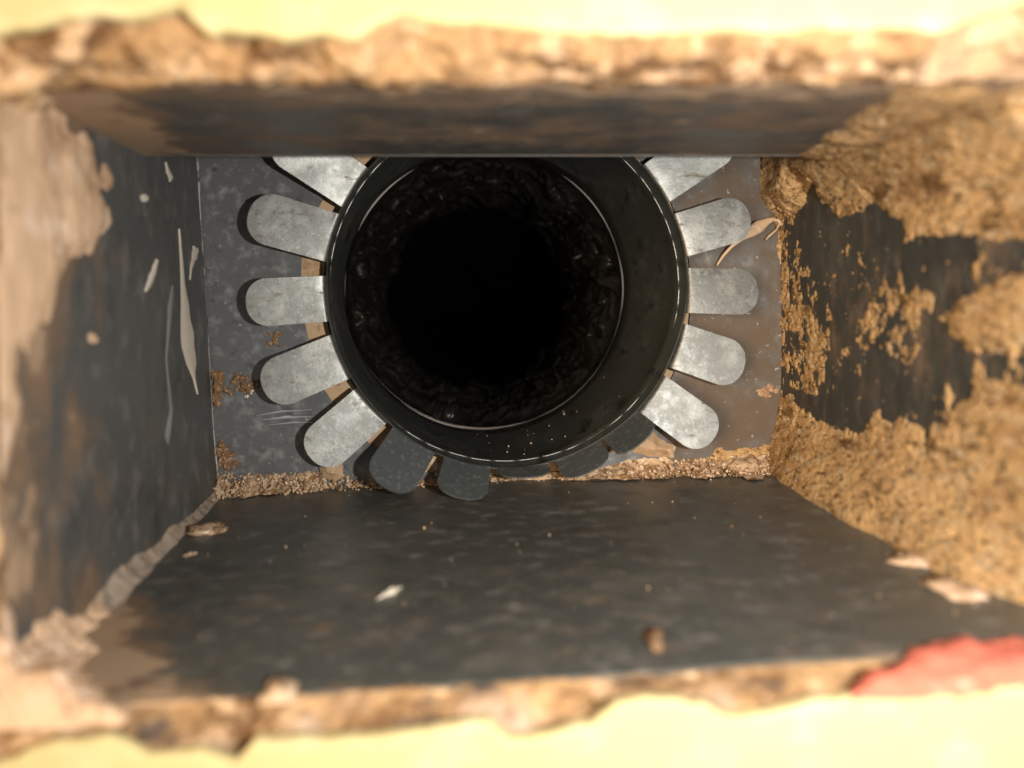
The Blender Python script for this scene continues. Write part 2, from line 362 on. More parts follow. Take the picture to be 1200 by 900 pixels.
# tabs: (angle on the ring, forward lean in degrees, length, coloured darker for its dark reflection?)
TABS = [(147, 15, .036, 0), (164.5, 13, .0330, 0), (184, 12, .0305, 0), (203, 11, .0318, 0), (221.5, 10, .0305, 0), (239, 52, .0275, 1), (257.5, 68, .0255, 1),
        (275.5, 80, .013, 1), (293.5, 74, .019, 1), (309.5, 78, .024, 1), (323.5, 7, .0290, 0), (340.8, 5, .0268, 0), (358.6, 4, .0272, 0), (16.3, 5, .0276, 0),
        (34.4, 5, .034, 0), (52.5, 6, .034, 0), (70.5, 6, .034, 0), (88.5, 6, .034, 0), (107, 6, .034, 0), (127, 8, .034, 0)]
TW, TT, BR = 0.0196, 0.0006, 0.0016
for (deg, lean, Lg, shaded) in TABS:
    a = math.radians(deg); rad = np.array([math.cos(a), 0, math.sin(a)]); tan = np.array([-math.sin(a), 0, math.cos(a)]); fw = np.array([0, -1.0, 0])
    cx, cz = axis_at(YC); c0 = np.array([cx, YC, cz]); lean += random.uniform(-2.5, 2.5) * (1 - shaded); be = math.radians(90 - lean); twist = math.radians(random.uniform(-7, 7) * (1 - .6 * shaded))
    st = [(0, 0.0)] ; path = []
    for i in range(7):                          # the fold
        t = be * i / 6; path.append((rad * (CR + BR * (1 - math.cos(t))) + fw * BR * math.sin(t), t))
    end, t = path[-1]; d = rad * math.sin(t) + fw * math.cos(t)
    tw = TW * (1 + random.uniform(-.06, .06)); hw = tw / 2; straight = Lg - hw * 0.92
    ns = 8
    stations = [(p, hw) for p, _ in path]
    for i in range(1, ns + 1): stations.append((end + d * straight * i / ns, hw * (1 + 0.03 * i / ns)))
    for i in range(1, 11):
        ph = math.pi / 2 * i / 10; stations.append((end + d * (straight + hw * 0.92 * math.sin(ph)), max(hw * 1.03 * math.cos(ph) ** 0.9, 0.0002)))
    m = 9; V = []; nrm = d * 0 + np.cross(d, tan); 
    if nrm[1] > 0: nrm = -nrm
    for side in (0, 1):
        for k, (p, hwid) in enumerate(stations):
            tt = path[k][1] if k < 7 else t
            nn = rad * -math.cos(tt) + fw * math.sin(tt)          # face that looks at the room
            bl = max(0, 1 - k / 12)
            for j in range(m):
                l = (j / (m - 1) * 2 - 1) * hwid
                sag = CR - math.sqrt(CR * CR - l * l)
                q = c0 + p + tan * (l * math.cos(twist)) - rad * sag * bl + nn * (l * math.sin(twist)) * (1 - bl) + nn * (0 if side == 0 else -TT)
                V.append(q)
    K = len(stations); N_ = K * m; Fc = grid_faces(K, m).tolist(); Fb = [[i + N_ for i in f[::-1]] for f in Fc]
    aidx = np.arange(N_).reshape(K, m)
    loop = list(aidx[0]) + list(aidx[1:, -1]) + list(aidx[-1, ::-1][1:]) + list(aidx[::-1, 0][1:-1])
    S = [[loop[i], loop[i] + N_, loop[(i + 1) % len(loop)] + N_, loop[(i + 1) % len(loop)]] for i in range(len(loop))]
    o = mesh('tab', V, Fc + Fb + S, M['galv_shaded' if shaded else 'galv'], collar, True)
    # material coordinates differ from tab to tab
    import bmesh as _bm
    bm = _bm.new(); bm.from_mesh(o.data); _bm.ops.recalc_face_normals(bm, faces=bm.faces); bm.to_mesh(o.data); bm.free(); o.data.set_sharp_from_angle(angle=math.radians(40))

# ------------------------------------------------------------------ flexible duct
duct = thing('flexible_duct', (EX, 0.42, EZ - 0.075), 'black crumpled plastic flexible duct running back from the collar into darkness', 'flexible duct')
dl = np.concatenate([np.linspace(0, 0.17, 250), np.linspace(0.172, 1.6, 50)]); nu, nv = 640, len(dl)
U, dep = np.meshgrid(np.linspace(0, 2 * np.pi, nu, endpoint=False), dl, indexing='ij')
q = np.stack([np.cos(U), dep * 13, np.sin(U)], -1)
wq = q + 0.35 * np.stack([fbm(q, (2.5, 2.5, 2.5), 3, 85), fbm(q, (2.5, 2.5, 2.5), 3, 86), fbm(q, (2.5, 2.5, 2.5), 3, 87)], -1)
ns = 620; sx = rng.uniform(0, 2 * np.pi, ns) * 0.072; sy = rng.uniform(-0.01, 0.24, ns) ; per = 2 * np.pi * 0.072
gx, gyv = rng.uniform(-.55, .55, ns), rng.uniform(-.65, .45, ns)
qx = U * 0.072 + 0.004 * fbm(q, (5, 5, 5), 3, 85); qy = dep + 0.004 * fbm(q, (5, 5, 5), 3, 86)
F1 = np.full(U.shape, 9.0); F2 = F1.copy(); tilt = np.zeros(U.shape)
for k in range(ns):
    ddx = (qx - sx[k] + per / 2) % per - per / 2; ddy = (qy - sy[k]) * 0.8; d = np.hypot(ddx, ddy)
    near = d < F1; F2 = np.where(near, F1, np.minimum(F2, d)); tilt = np.where(near, ddx * gx[k] + ddy * gyv[k], tilt); F1 = np.where(near, d, F1)
jit = sstep(0.003, 0.018, dep) * (1 - 0.75 * sstep(0.15, 0.20, dep))
coil = 0.5 + 0.5 * np.cos(dep / 0.035 * 2 * np.pi + U)
R_ = CR - 0.0015 - jit * (0.0032 * np.exp(-(F2 - F1) / 0.0013) + 0.7 * tilt + 0.003 * fbm(q, (3, 2.5, 3), 3, 88) - 0.002 * coil + 0.0015)
R_ = R_ - sstep(0.0, 0.05, dep) * 0.004
t = dep; ax = EX - 0.06 * t + 0.16 * t ** 2; az = EZ + 0.05 * t - 0.12 * t ** 2
P = np.stack([ax + np.cos(U) * R_, YE - 0.006 + dep, az + np.sin(U) * R_], -1)
mesh('liner', P.reshape(-1, 3), grid_faces(nu, nv, True), M['liner'], duct, True)
cap = P[:, -1]; mesh('dark_cap', np.vstack([cap, cap.mean(0)]), [(i, (i + 1) % nu, nu) for i in range(nu)], material('black_cap_for_darkness', (0.004, 0.004, 0.004), 0.95, 0, (), (), 0.0), duct)  # black cap added to close the tube so no light shows

# ------------------------------------------------------------------ wall with a broken opening
wall = thing('wall', (0, YW, -0.45), 'cream painted plaster wall with a ragged rectangular opening', 'wall')
top_edge = np.array([(-400, 44), (0, 42), (60, 32), (100, 26), (180, 20), (215, 10), (235, 22), (245, 44), (262, 40), (330, 45), (400, 48), (470, 25), (500, 30), (560, 30), (620, 40), (700, 42), (860, 38), (930, 40), (1040, 36), (1100, 40), (1130, 28), (1200, 8), (1600, 0)], float)
bot_edge = np.array([(-400, 910), (0, 898), (40, 872), (130, 862), (180, 880), (240, 872), (262, 888), (280, 890), (300, 866), (360, 860), (450, 858), (540, 848), (575, 840), (596, 862), (640, 856), (690, 842), (720, 825), (800, 815), (850, 836), (900, 830), (1000, 816), (1100, 813), (1200, 800), (1600, 790)], float)
top_drip = np.array([(-400, 120), (60, 120), (110, 118), (150, 132), (190, 100), (210, 92), (260, 92), (350, 84), (440, 92), (530, 100), (560, 90), (620, 92), (700, 88), (780, 78), (870, 70), (960, 62), (1060, 60), (1600, 60)], float)
bot_drip = np.array([(-400, 830), (0, 832), (150, 828), (240, 838), (290, 820), (420, 806), (600, 798), (760, 780), (900, 768), (1000, 762), (1100, 745), (1600, 740)], float)
def g(tab, px): return np.interp(px, tab[:, 0], tab[:, 1])
NT, NS = 420, 240
loopM, loopC, loopN, drip = [], [], [], []
XL, XR = -0.1015, 0.129
for i in range(NT):                      # top, left to right
    u = i / NT; xm = lerp(XL, XR, u); xc = lerp(XL - 0.007, XR + 0.006, u); pc = VX + F * xc / YW
    loopM.append((xm, YF, 0.0535)); loopC.append((xc, YW, (VY - g(top_edge, pc)) / F * YW)); loopN.append((0, 0, -1))
    pm = VX + F * xm / 0.16; drip.append(max(0.0537 * F / (VY - g(top_drip, pm)) - YF, 0.0005))
for i in range(NS):                      # right, downwards
    u = i / NS; zc = lerp((VY - g(top_edge, VX + F * (XR + .006) / YW)) / F * YW, (VY - g(bot_edge, VX + F * (XR + .006) / YW)) / F * YW, u)
    loopM.append((XR, YF, lerp(0.0535, z_floor(XR, YF), u))); loopC.append((XR + 0.006 + 0.002 * math.sin(u * 17), YW, zc)); loopN.append((-1, 0, 0)); drip.append(0.006)
for i in range(NT):
    u = i / NT; xm = lerp(XR, XL, u); xc = lerp(XR + 0.006, XL - 0.007, u); pc = VX + F * xc / YW
    zf = float(z_floor(xm, YF)); loopM.append((xm, YF, zf)); loopC.append((xc, YW, (VY - g(bot_edge, pc)) / F * YW)); loopN.append((0, 0, 1))
    pm = VX + F * xm / 0.16; drip.append(max(-zf * F / (g(bot_drip, pm) - VY) - YF, 0.0005))
for i in range(NS):
    u = i / NS; zc = lerp((VY - g(bot_edge, VX + F * (XL - .007) / YW)) / F * YW, (VY - g(top_edge, VX + F * (XL - .007) / YW)) / F * YW, u)
    loopM.append((XL, YF, lerp(float(z_floor(XL, YF)), 0.0535, u))); loopC.append((XL - 0.007 + 0.0015 * math.sin(u * 23), YW, zc)); loopN.append((1, 0, 0)); drip.append(0.004)
lM, lC, lN, dr = map(np.array, (loopM, loopC, loopN, drip)); n = len(lM)
lC = lC + np.stack([fbm(lC, (160, 160, 160), 3, 91) * .0007, np.zeros(n), fbm(lC, (160, 160, 160), 3, 92) * .0009], -1)
# paint skin
K = 14; V = []; cen = np.array([0.015, 0, -0.008])
for i in range(n):
    dirv = (lC[i] - cen) * np.array([1, 0, 1]); 
    s = min(0.75 / max(abs(dirv[0]), 1e-6), 0.6 / max(abs(dirv[2]), 1e-6)); end = cen + dirv * s
    V.append((lC[i][0] + dirv[0] * 0.012, YW + 0.0030, lC[i][2] + dirv[2] * 0.012))
    V.append((lC[i][0], YW + 0.0003, lC[i][2]))
    for k in range(K):
        t = (k / (K - 1)) ** 3; q = lerp(lC[i], np.array([end[0], YW, end[2]]), t) + dirv * (0.004 * (1 - t))
        V.append((q[0], YW - 0.0006 - (0.0004 if k else 0), q[2]))
V = np.array(V); edge = np.tile(np.arange(K + 2) > 2, n)
V[:, 1] += np.where(edge, 0.0006 * fbm(V, (30, 30, 30), 3, 95), 0)
o = mesh('paint_skin', V, grid_faces(n, K + 2, True), M['cream'], wall, True)
# broken plaster edge
T = 40; V = np.zeros((n, T, 3)); Wt = np.zeros((n, T)); Gt = np.zeros((n, T))
tt = np.linspace(0, 1, T)
c0 = lC + np.array([0, 0.0022, 0]) - lN * 0.0025
lowk = np.where(lN[:, 2:3] > 0.5, 0.18, 0.9); ampk = np.where(lN[:, 2] > 0.5, 0.45, 1.1); lM = lM + lN * (np.where(lN[:, 2] > 0.5, 0, 0.0014) * np.clip(fbm(lM, (70, 70, 70), 4, 116), -.8, 1) - np.where(lN[:, 2] > 0.5, 0.0007, 0))[:, None]
dr = dr + np.abs(fbm(lM, (110, 110, 110), 4, 117)) * 0.006 * (lN[:, 2] < 0.5) + np.clip(fbm(lM, (55, 55, 55), 4, 119), 0, 1) * 0.020 * (lN[:, 2] < -0.5) + np.abs(fbm(lM, (110, 110, 110), 4, 118)) * 0.002
for j, t in enumerate(tt):
    if t < 0.6:
        k = t / 0.6; base = lerp(c0, lM + lN * (0.0004 * lowk), k) - np.array([0, 1, 0]) * (0.0035 * math.sin(math.pi * k)) * lowk
        amp = 0.0034 * ampk * math.sin(math.pi * min(k * 0.75 + 0.06, 1)) ** 0.7
        q = base; nd = (lN * 0.75 - np.array([0, 0.65, 0]))
        nz = fbm(q, (120, 120, 120), 5, 101, 0.62)
        V[:, j] = base + nd * (nz * amp)[:, None]
    else:
        k = (t - 0.6) / 0.4; Y = YF + dr * k
        b = lM.copy(); b[:, 1] = Y
        nt_, ns_ = NT, NS
        b[:NT, 2] = z_top(Y[:NT]); b[NT:NT + NS, 0] = x_right(Y[NT:NT + NS], 0); b[NT + NS:2 * NT + NS, 2] = z_floor(b[NT + NS:2 * NT + NS, 0], Y[NT + NS:2 * NT + NS])
        b[2 * NT + NS:, 0] = x_left(Y[2 * NT + NS:], b[2 * NT + NS:, 2])
        nz = fbm(b, (110, 110, 110), 5, 101, 0.55)
        hgt = 0.0020 * lowk[:, 0] * (1 - k) ** 0.6 * (0.55 + 0.75 * nz) - 0.0012 * k
        V[:, j] = b + lN * hgt[:, None]
pxr, pyr = to_px(V)
whit = np.clip(fbm(V, (45, 45, 45), 4, 111), 0, 1) * 0.55 + sstep(1020, 1120, pxr) * (pyr < 200) * 0.5 + (pyr > 700) * 0.30 * np.clip(0.5 + fbm(V, (70, 70, 70), 3, 113), 0, 1)
grit = 0.32 + 0.12 * fbm(V, (30, 30, 30), 3, 115) + 0.14 * (pyr > 700) * (pxr < 1000)
rim = mesh('plaster_edge', V.reshape(-1, 3), grid_faces(n, T, True), M['rim'], wall, True, {'white': whit.ravel(), 'grit': grit.ravel()})
if rim.data.polygons[T * 200 + 10].normal.y > 0: rim.data.flip_normals()
# red layer on the lower right of the edge, lying on the plaster
red_poly = [(1000, 816), (1022, 792), (1046, 770), (1080, 757), (1112, 750), (1150, 754), (1190, 748), (1260, 742), (1400, 735), (1400, 790), (1260, 798), (1200, 803), (1140, 808), (1100, 813), (1060, 812)]
def s_red(U, Vv):
    X = lerp(0.070, 0.131, U); t = Vv
    zc = (VY - np.interp(VX + F * X / YW, bot_edge[:, 0], bot_edge[:, 1])) / F * YW
    Y = lerp(YW - 0.002, YF + 0.008, t); z1 = z_floor(X, Y)
    Z = lerp(zc - 0.001, z1, np.clip(t * 1.6, 0, 1)) + 0.0030 * np.sin(np.pi * np.clip(t * 0.95 + 0.05, 0, 1)) ** 0.6
    return np.stack([X, Y, Z], -1)
smear('red_paint_patch', s_red, 110, 60, (0, -0.5, 0.85), lambda px, py, P: 0.0012 * np.clip((sdf(px, py, red_poly) + 16 * fbm(P, (110, 110, 110), 5, 121, .6)) / 14, -1, 1) + 0.0010 * fbm(P, (120, 120, 120), 4, 122), M['red'], wall)

# ------------------------------------------------------------------ mortar on the boot's right side
patch = [(955, 212), (964, 216), (968, 236), (984, 252), (1000, 246), (1020, 240), (1036, 252), (1052, 262), (1062, 282), (1085, 276), (1140, 280), (1240, 290), (1420, 290), (1420, 330), (1240, 318), (1196, 318), (1160, 330), (1120, 352), (1098, 372), (1108, 392), (1132, 408), (1160, 410), (1240, 396), (1420, 390), (1420, 470), (1240, 452), (1180, 448), (1140, 452), (1126, 476), (1098, 500), (1084, 524), (1074, 500), (1062, 488), (1040, 502), (1028, 484), (1012, 506), (984, 506), (952, 490), (938, 470), (926, 452), (915, 470), (905, 440), (905, 300), (925, 262), (938, 246), (950, 240)]
fleck = [(918, 300), (960, 315), (1000, 300), (1060, 305), (1082, 340), (1070, 390), (1050, 430), (1000, 455), (960, 450), (930, 440), (916, 400)]
def s_mr(U, V, rear=False):
    Y = lerp(YF + 0.001, YB - 0.0005, 1 - (1 - U) ** 1.0); zb = z_floor(np.full_like(Y, 0.125), Y) - 0.001
    Y = lerp(YF + 0.001, YT, U) if not rear else lerp(YT, YB - 0.0005, U)
    zb = z_floor(np.full_like(Y, 0.125), Y) - 0.001
    zt = z_top(Y) + 0.0015 if not rear else 0.100 + 0 * Y
    Z = lerp(zb, zt, V); return np.stack([x_right(Y, Z) - 0.0001, Y, Z], -1)
def h_mr(px, py, P):
    Y, Z = P[..., 1], P[..., 2]
    s = -sdf(px, py, patch) + 12 * fbm(P, (170, 80, 110), 5, 131, .68)
    n1 = fbm(P, (45, 25, 45), 4, 133); n2 = fbm(P, (330, 140, 330), 3, 135, .7)
    h = np.clip(s / 14, -1, 1); h = np.where(h > 0, 0.0001 + 0.0011 * h ** 0.8 + h * (0.0005 * n1 + 0.0003 * n2), -0.0010)
    sf = sdf(px, py, fleck); st = fbm(P + 0.0016 * np.stack([0 * n1, fbm(P, (160, 160, 160), 2, 136), 0 * n1], -1), (420, 210, 190), 4, 137, .7)
    hf = np.where(sf > -15, (st - 0.06 + 0.006 * np.minimum(sf, 22)) * 0.0007, -1); h = np.maximum(h, hf)
    hf2 = (fbm(P, (170, 170, 110), 4, 139, .7) - 0.52) * 0.0012; h = np.maximum(h, np.where(sdf(px, py, patch) > 0, hf2, -1))
    zb = z_floor(0.125, Y); zt = z_top(np.minimum(Y, YT))
    low = np.clip(1 - (Z - zb) / 0.024, 0, 1); hi = np.clip(1 - (zt - Z) / lerp(0.022, 0.014, sstep(0.17, 0.30, Y)), 0, 1.4)
    kb = sstep(0.165, 0.20, Y) * (1 - 0.35 * sstep(0.30, 0.33, Y))
    h = h + sstep(-4, 20, s) * (0.0095 * low ** 1.3 * kb * (1 + 0.2 * n1) + sstep(0.1585, 0.172, Y + 0.003 * n1) * lerp(0.014, 0.0085, sstep(0.18, 0.33, Y)) * np.clip(hi, 0, 1) ** 1.15 * (1 + 0.10 * n1))
    return h
right_mortar = thing('mortar_coat', (0.128, 0.25, -0.06), 'rough golden brown mortar caked on the right side of the boot', 'mortar')
mo = [smear('mortar_layer', s_mr, 280, 360, (-1, 0, 0), h_mr, M['mortar'], right_mortar),
      smear('mortar_layer', lambda U, V: s_mr(U, V, True), 170, 420, (-1, 0, 0), h_mr, M['mortar'], right_mortar)]
top_tan = [(938, 188), (962, 168), (985, 152), (1018, 134), (1030, 128), (1046, 108), (1062, 98), (1090, 90), (1400, 50), (1500, 300), (1010, 200)]
def s_mt(U, V):
    X = lerp(0.075, 0.1295, U); Y = lerp(YF + 0.002, YT - 0.0003, V); P = np.stack([X, Y, z_top(Y) - 0.0002], -1); return P
smear('mortar_layer', s_mt, 170, 230, (0, 0, -1), lambda px, py, P: 0.0020 * np.clip((sdf(px, py, top_tan) + 7 * fbm(P, (130, 90, 130), 5, 145, .65)) / 16, -1, 1) + 0.0007 * fbm(P, (120, 90, 120), 4, 147) * (sdf(px, py, top_tan) > 0), M['mortar'], right_mortar)
# and over the right edge of the back panel, top
cornr = [(880, 100), (893, 183), (900, 225), (908, 250), (916, 268), (912, 290), (918, 330), (916, 380), (920, 480), (912, 520), (880, 520), (840, 527), (820, 545), (800, 600), (980, 600), (980, 100)]
def s_bk(U, V): return np.stack([lerp(0.085, 0.128, U), YB - 0.0002 + 0 * U, lerp(-0.064, 0.10, V)], -1)
smear('mortar_fringe', s_bk, 110, 260, (0, -1, 0), lambda px, py, P: 0.0016 * np.clip((sdf(px, py, cornr) + 5 * fbm(P, (150, 150, 150), 4, 141)) / 8, -1, 1) + 0.0009 * fbm(P, (200, 200, 200), 4, 143) * (sdf(px, py, cornr) > 0), M['mortar'], right_mortar)

# ------------------------------------------------------------------ plaster smear on the left side
lp1 = [(-300, 10), (74, 92), (78, 150), (92, 160), (110, 165), (122, 200), (130, 212), (118, 225), (126, 258), (108, 290), (84, 300), (66, 330), (56, 370), (40, 400), (34, 416), (24, 410), (20, 440), (28, 470), (18, 520), (8, 560), (-20, 600), (-300, 640)]
lp2 = [(-300, 640), (0, 680), (22, 720), (26, 770), (14, 800), (0, 812), (-300, 860)]
def s_ml(U, V):
    Y = lerp(YF + 0.001, 0.25, U); Z = lerp(-0.076, 0.06, V); P = np.stack([x_left(Y, Z), Y, Z], -1); P[..., 0] += dent(P, 0.0006, 3) + 0.0001; return P
def h_ml(px, py, P, poly=lp1):
    s = sdf(px, py, poly) + 8 * fbm(P, (120, 120, 60), 4, 151)
    spots = (fbm(P, (120, 120, 40), 3, 153) - 0.80) * 0.004
    h = 0.0012 * np.clip(s / 12, -1, 1) + 0.0008 * fbm(P, (90, 90, 40), 5, 155) * np.clip(s / 20, 0, 1)
    return np.maximum(h, np.where((px < 150) & (s > -60), spots, -1)) if False else h
left_smear = thing('plaster_smear', (-0.1, 0.19, 0.0), 'pinkish tan plaster smeared on the front of the left side panel', 'plaster')
smear('smear_layer', s_ml, 190, 220, (1, 0, 0), h_ml, M['smear'], left_smear)
smear('smear_layer', s_ml, 190, 220, (1, 0, 0), lambda a, b, c: h_ml(a, b, c, lp2), M['smear'], left_smear)
# seam along the lower left corner and the lump at its front end
def pl(px, py, D): return at(px, py, D)
seam = thing('corner_seam', (-0.11, 0.25, -0.068), 'pale grey tan bead of filler along the lower left corner seam', 'filler')
V = []; m, nk = 16, 130
for k in range(nk):
    y = lerp(0.329, 0.186, k / (nk - 1)); x = float(x_left(y, -0.07)); z = float(z_floor(x, y)); u = k / (nk - 1)
    base = (0.0034 + 0.0026 * u) * min(1, (1.01 - u) / 0.2) ** .6
    wf = base * (1 + 0.22 * float(fbm(np.array([y, 0, 1.]), (90, 1, 1), 5, 161))); wl = base * (1 + 0.3 * float(fbm(np.array([y, 4, 1.]), (90, 1, 1), 5, 162)))
    for j in range(m):
        t = j / (m - 1); p = np.array([x - 0.0003 + wf * 1.3 * t ** 1.6, y, z - 0.0002 + wl * 1.1 * (1 - t) ** 1.6])
        bul = math.sin(math.pi * t) * (0.0006 + 0.0003 * float(fbm(p, (140, 140, 140), 4, 163)))
        V.append(p + np.array([bul, 0, bul]))
mesh('bead', V, grid_faces(nk, m), material('dusty_filler', (0.40, 0.32, 0.25), 0.8, 0, [((0.20, 0.165, 0.135), ('noise', 200, one, None, 5), 0.45, 0.65, None), ((0.46, 0.33, 0.21), ('noise', 90, one, None, 5), 0.55, 0.68, None)], [('noise', 300, one, 0.5, 0.001)], 0.2), seam)

def fillet(name, label, top, y0, y1, r0, r1, seed, mat):
    t_ = thing(name, (-0.1, (y0 + y1) / 2, 0.05 if top else -0.074), label, 'plaster')
    V = []; nk, m = 110, 40
    for k in range(nk):
        u = k / (nk - 1); y = lerp(y0, y1, u); zc = float(z_top(y)) if top else 0.0; xl = float(x_left(y, 0.055 if top else -0.07))
        if not top: zc = float(z_floor(xl, y))
        sg = -1 if top else 1; r = lerp(r0, r1, u ** 0.8) * min(1, (1.002 - u) / .06) ** .5
        na = float(fbm(np.array([y, seed, 0.]), (120, 1, 1), 5, seed)); nb = float(fbm(np.array([y, seed + 9, 0.]), (120, 1, 1), 5, seed + 1))
        for j in range(m):
            t = j / (m - 1); a, b = r * (1 + .4 * na) * 1.25, r * (1 + .4 * nb)
            p = np.array([xl - .0008 + a * t ** 1.5, y, zc + sg * (-.0008 + b * (1 - t) ** 1.5)])
            bl = math.sin(math.pi * t) * r * (0.16 * float(fbm(p, (110, 110, 110), 5, seed + 2, .6)) + 0.06)
            V.append(p + np.array([bl, 0, sg * bl]))
    V.append(np.array([float(x_left(y0, 0.055 if top else -0.07)) - .002, y0 + .001, (float(z_top(y0)) + .002) if top else float(z_floor(-0.1, y0)) - .002]))
    o = mesh('fillet_body', V, grid_faces(nk, m).tolist() + [(len(V) - 1, j, j + 1) for j in range(m - 1)], mat, t_)
    if o.data.polygons[2000].normal.x < 0: o.data.flip_normals()
fillet('plaster_fillet', 'lumpy tan plaster caked in the lower left front corner of the opening', False, 0.1535, 0.212, 0.021, 0.004, 301, M['smear'])
fillet('plaster_fillet', 'tan plaster caked in the upper left front corner of the opening', True, 0.1535, 0.186, 0.014, 0.003, 311, M['rim2'])
# ------------------------------------------------------------------ debris ridge along the back of the bottom panel
ridge_o = thing('debris_ridge', (0.0, 0.325, -0.064), 'crumbly tan mortar debris heaped along the back edge of the bottom panel', 'debris')
nx = 340; m = 16; V = []
for k in range(nx):
    x = lerp(-0.1145, 0.122, k / (nx - 1)); p = VX + F * x / YB
    hgt = np.interp(p, [255, 275, 300, 360, 410, 440, 500, 560, 640, 700, 740, 780, 840, 900], [.0105, .0085, .0095, .0085, .0050, .0045, .0035, .0030, .0032, .0070, .0120, .0110, .0085, .0110])
    dpt = np.interp(p, [255, 300, 420, 560, 640, 760, 900], [.012, .0085, .0065, .004, .004, .010, .016])
    dpt *= 1 + 0.7 * float(fbm(np.array([x, 0, 0]), (110, 1, 1), 4, 187)); hgt *= 0.78 if p < 600 else 0.62; hgt *= 1 + 0.45 * float(fbm(np.array([x, 5, 0]), (120, 1, 1), 4, 189))
    for j in range(m):
        t = j / (m - 1); q = np.array([x, YB - dpt * (1 - t) ** 1.15, float(z_floor(x, YB)) - 0.0003 + hgt * t ** 1.3])
        nz = float(fbm(q, (130, 130, 130), 4, 181, .65)); f = math.sin(math.pi * min(t + 0.05, 1)) ** .5
        V.append(q + np.array([0, -0.0013 * nz * f, 0.0019 * nz * f + 0.0004]))
mesh('heap', V, grid_faces(nx, m), M['grain'], ridge_o)
# grains
ico_v = np.array([(0, 0, 1), (.9, 0, .45), (.28, .85, .45), (-.72, .53, .45), (-.72, -.53, .45), (.28, -.85, .45), (.72, .53, -.45), (-.28, .85, -.45), (-.9, 0, -.45), (-.28, -.85, -.45), (.72, -.53, -.45), (0, 0, -1)])
ico_f = [(0, 1, 2), (0, 2, 3), (0, 3, 4), (0, 4, 5), (0, 5, 1), (1, 6, 2), (2, 7, 3), (3, 8, 4), (4, 9, 5), (5, 10, 1), (6, 7, 2), (7, 8, 3), (8, 9, 4), (9, 10, 5), (10, 6, 1), (11, 7, 6), (11, 8, 7), (11, 9, 8), (11, 10, 9), (11, 6, 10)]
def grains(name, pts, mat, parent=None):
    V, Fc = [], []
    for (p, r) in pts:
        o = len(V); s = rng.uniform(.6, 1.3, 3) * r
        for v in ico_v: V.append(np.array(p) + v * s * rng.uniform(.75, 1.2))
        Fc += [tuple(o + i for i in f) for f in ico_f]
    return mesh(name, V, Fc, mat, parent, False)
pts = []
for _ in range(2300):
    p = rng.choice([rng.uniform(258, 440), rng.uniform(258, 380), rng.uniform(720, 900), rng.uniform(440, 900), rng.uniform(800, 905)])
    x = (p - VX) / F * YB; dpt = np.interp(p, [255, 300, 420, 560, 640, 760, 900], [.015, .010, .007, .005, .005, .012, .018]); t = rng.random() ** 0.8
    hgt = np.interp(p, [255, 275, 360, 440, 560, 700, 740, 840, 900], [.0125, .0095, .0085, .0045, .003, .0034, .0075, .0085, .0110])
    hgt *= 0.8 if p < 600 else 0.6; r = 0.00022 + 0.0007 * rng.random() ** 3.5
    pts.append(((x, YB - dpt * (1 - t) ** 1.15 - .0004, z_floor(x, YB) + hgt * t ** 1.3 + rng.uniform(0, .0012)), r))
tag(grains('debris_grains', pts, M['grain']), 'loose tan mortar grains piled along the back edge', 'debris', kind='stuff')
pts = []
for _ in range(60):
    Y = rng.uniform(0.17, 0.325); X = rng.uniform(-0.09, 0.12); r = 0.00014 + 0.00034 * rng.random() ** 3
    pts.append(((X, Y, z_floor(X, Y) + .0004 + dent(np.array([X, Y, z_floor(X, Y)]), .0007, 9) + r * .6), r))
for _ in range(24):                     # on the floor of the collar
    Y = rng.uniform(0.326, 0.40); cx, cz = axis_at(Y); a = math.radians(rng.normal(285, 17)); r = 0.0002 + 0.0005 * rng.random() ** 2
    pts.append(((cx + math.cos(a) * (CR - .0008), Y, cz + math.sin(a) * (CR - .0008)), r))
tag(grains('scattered_crumbs', pts, M['grain']), 'tiny pale crumbs scattered over the bottom panel and collar floor', 'crumbs', kind='stuff')

# single chips big enough to see
def chip(px, py, wd, dp, ht, mat, label, rot=0.0):
    D = 0.2
    for _ in range(30): D = -float(z_floor((px - VX) / F * D, D)) * F / (py - VY)
    c = at(px, py, D); s = D / F; nA, nH = 16, 5; V = []
    for j in range(nH):
        ph = j / (nH - 1) * math.pi / 2
        for i in range(nA):
            a = 2 * math.pi * i / nA; k = 1 + .6 * float(fbm(np.array([math.cos(a) * 1.3 + px, math.sin(a) * 1.3, j * .5]), one, 3, 191)) 
            x = math.cos(a) * math.cos(ph) ** .6 * wd * s * k; y = math.sin(a) * math.cos(ph) ** .6 * dp * s * k
            V.append((x * math.cos(rot) - y * math.sin(rot), x * math.sin(rot) + y * math.cos(rot), math.sin(ph) * ht * s * k))
    V = np.array(V) + c + np.array([0, 0, .0003])
    t = thing('mortar_chip', tuple(c), label, 'chip', 'loose chips on the bottom panel')
    mesh('chip_body', V, grid_faces(nA, nH, False).tolist() + [[(nA - 1) * nH + j, j, j + 1, (nA - 1) * nH + j + 1] for j in range(0)] , mat, t) if False else None
    Fc = []
    for j in range(nH - 1):
        for i in range(nA): Fc.append((j * nA + i, j * nA + (i + 1) % nA, (j + 1) * nA + (i + 1) % nA, (j + 1) * nA + i))
    Fc.append([(nH - 1) * nA + i for i in range(nA)])
    mesh('chip_body', V, Fc, mat, t)
chip(246, 624, 22, 26, 6, M['grain'], 'tan crumbly chip beside the corner seam on the left of the bottom panel')
chip(222, 652, 8, 12, 4, M['grain'], 'small pale chip just below the tan crumbly one near the corner seam')
chip(330, 814, 20, 30, 9, M['peel'], 'pale flat chip at the front left of the bottom panel, against the broken plaster edge')
chip(766, 751, 13, 30, 10, M['rust'], 'round rusty brown chip on the right half of the bottom panel')
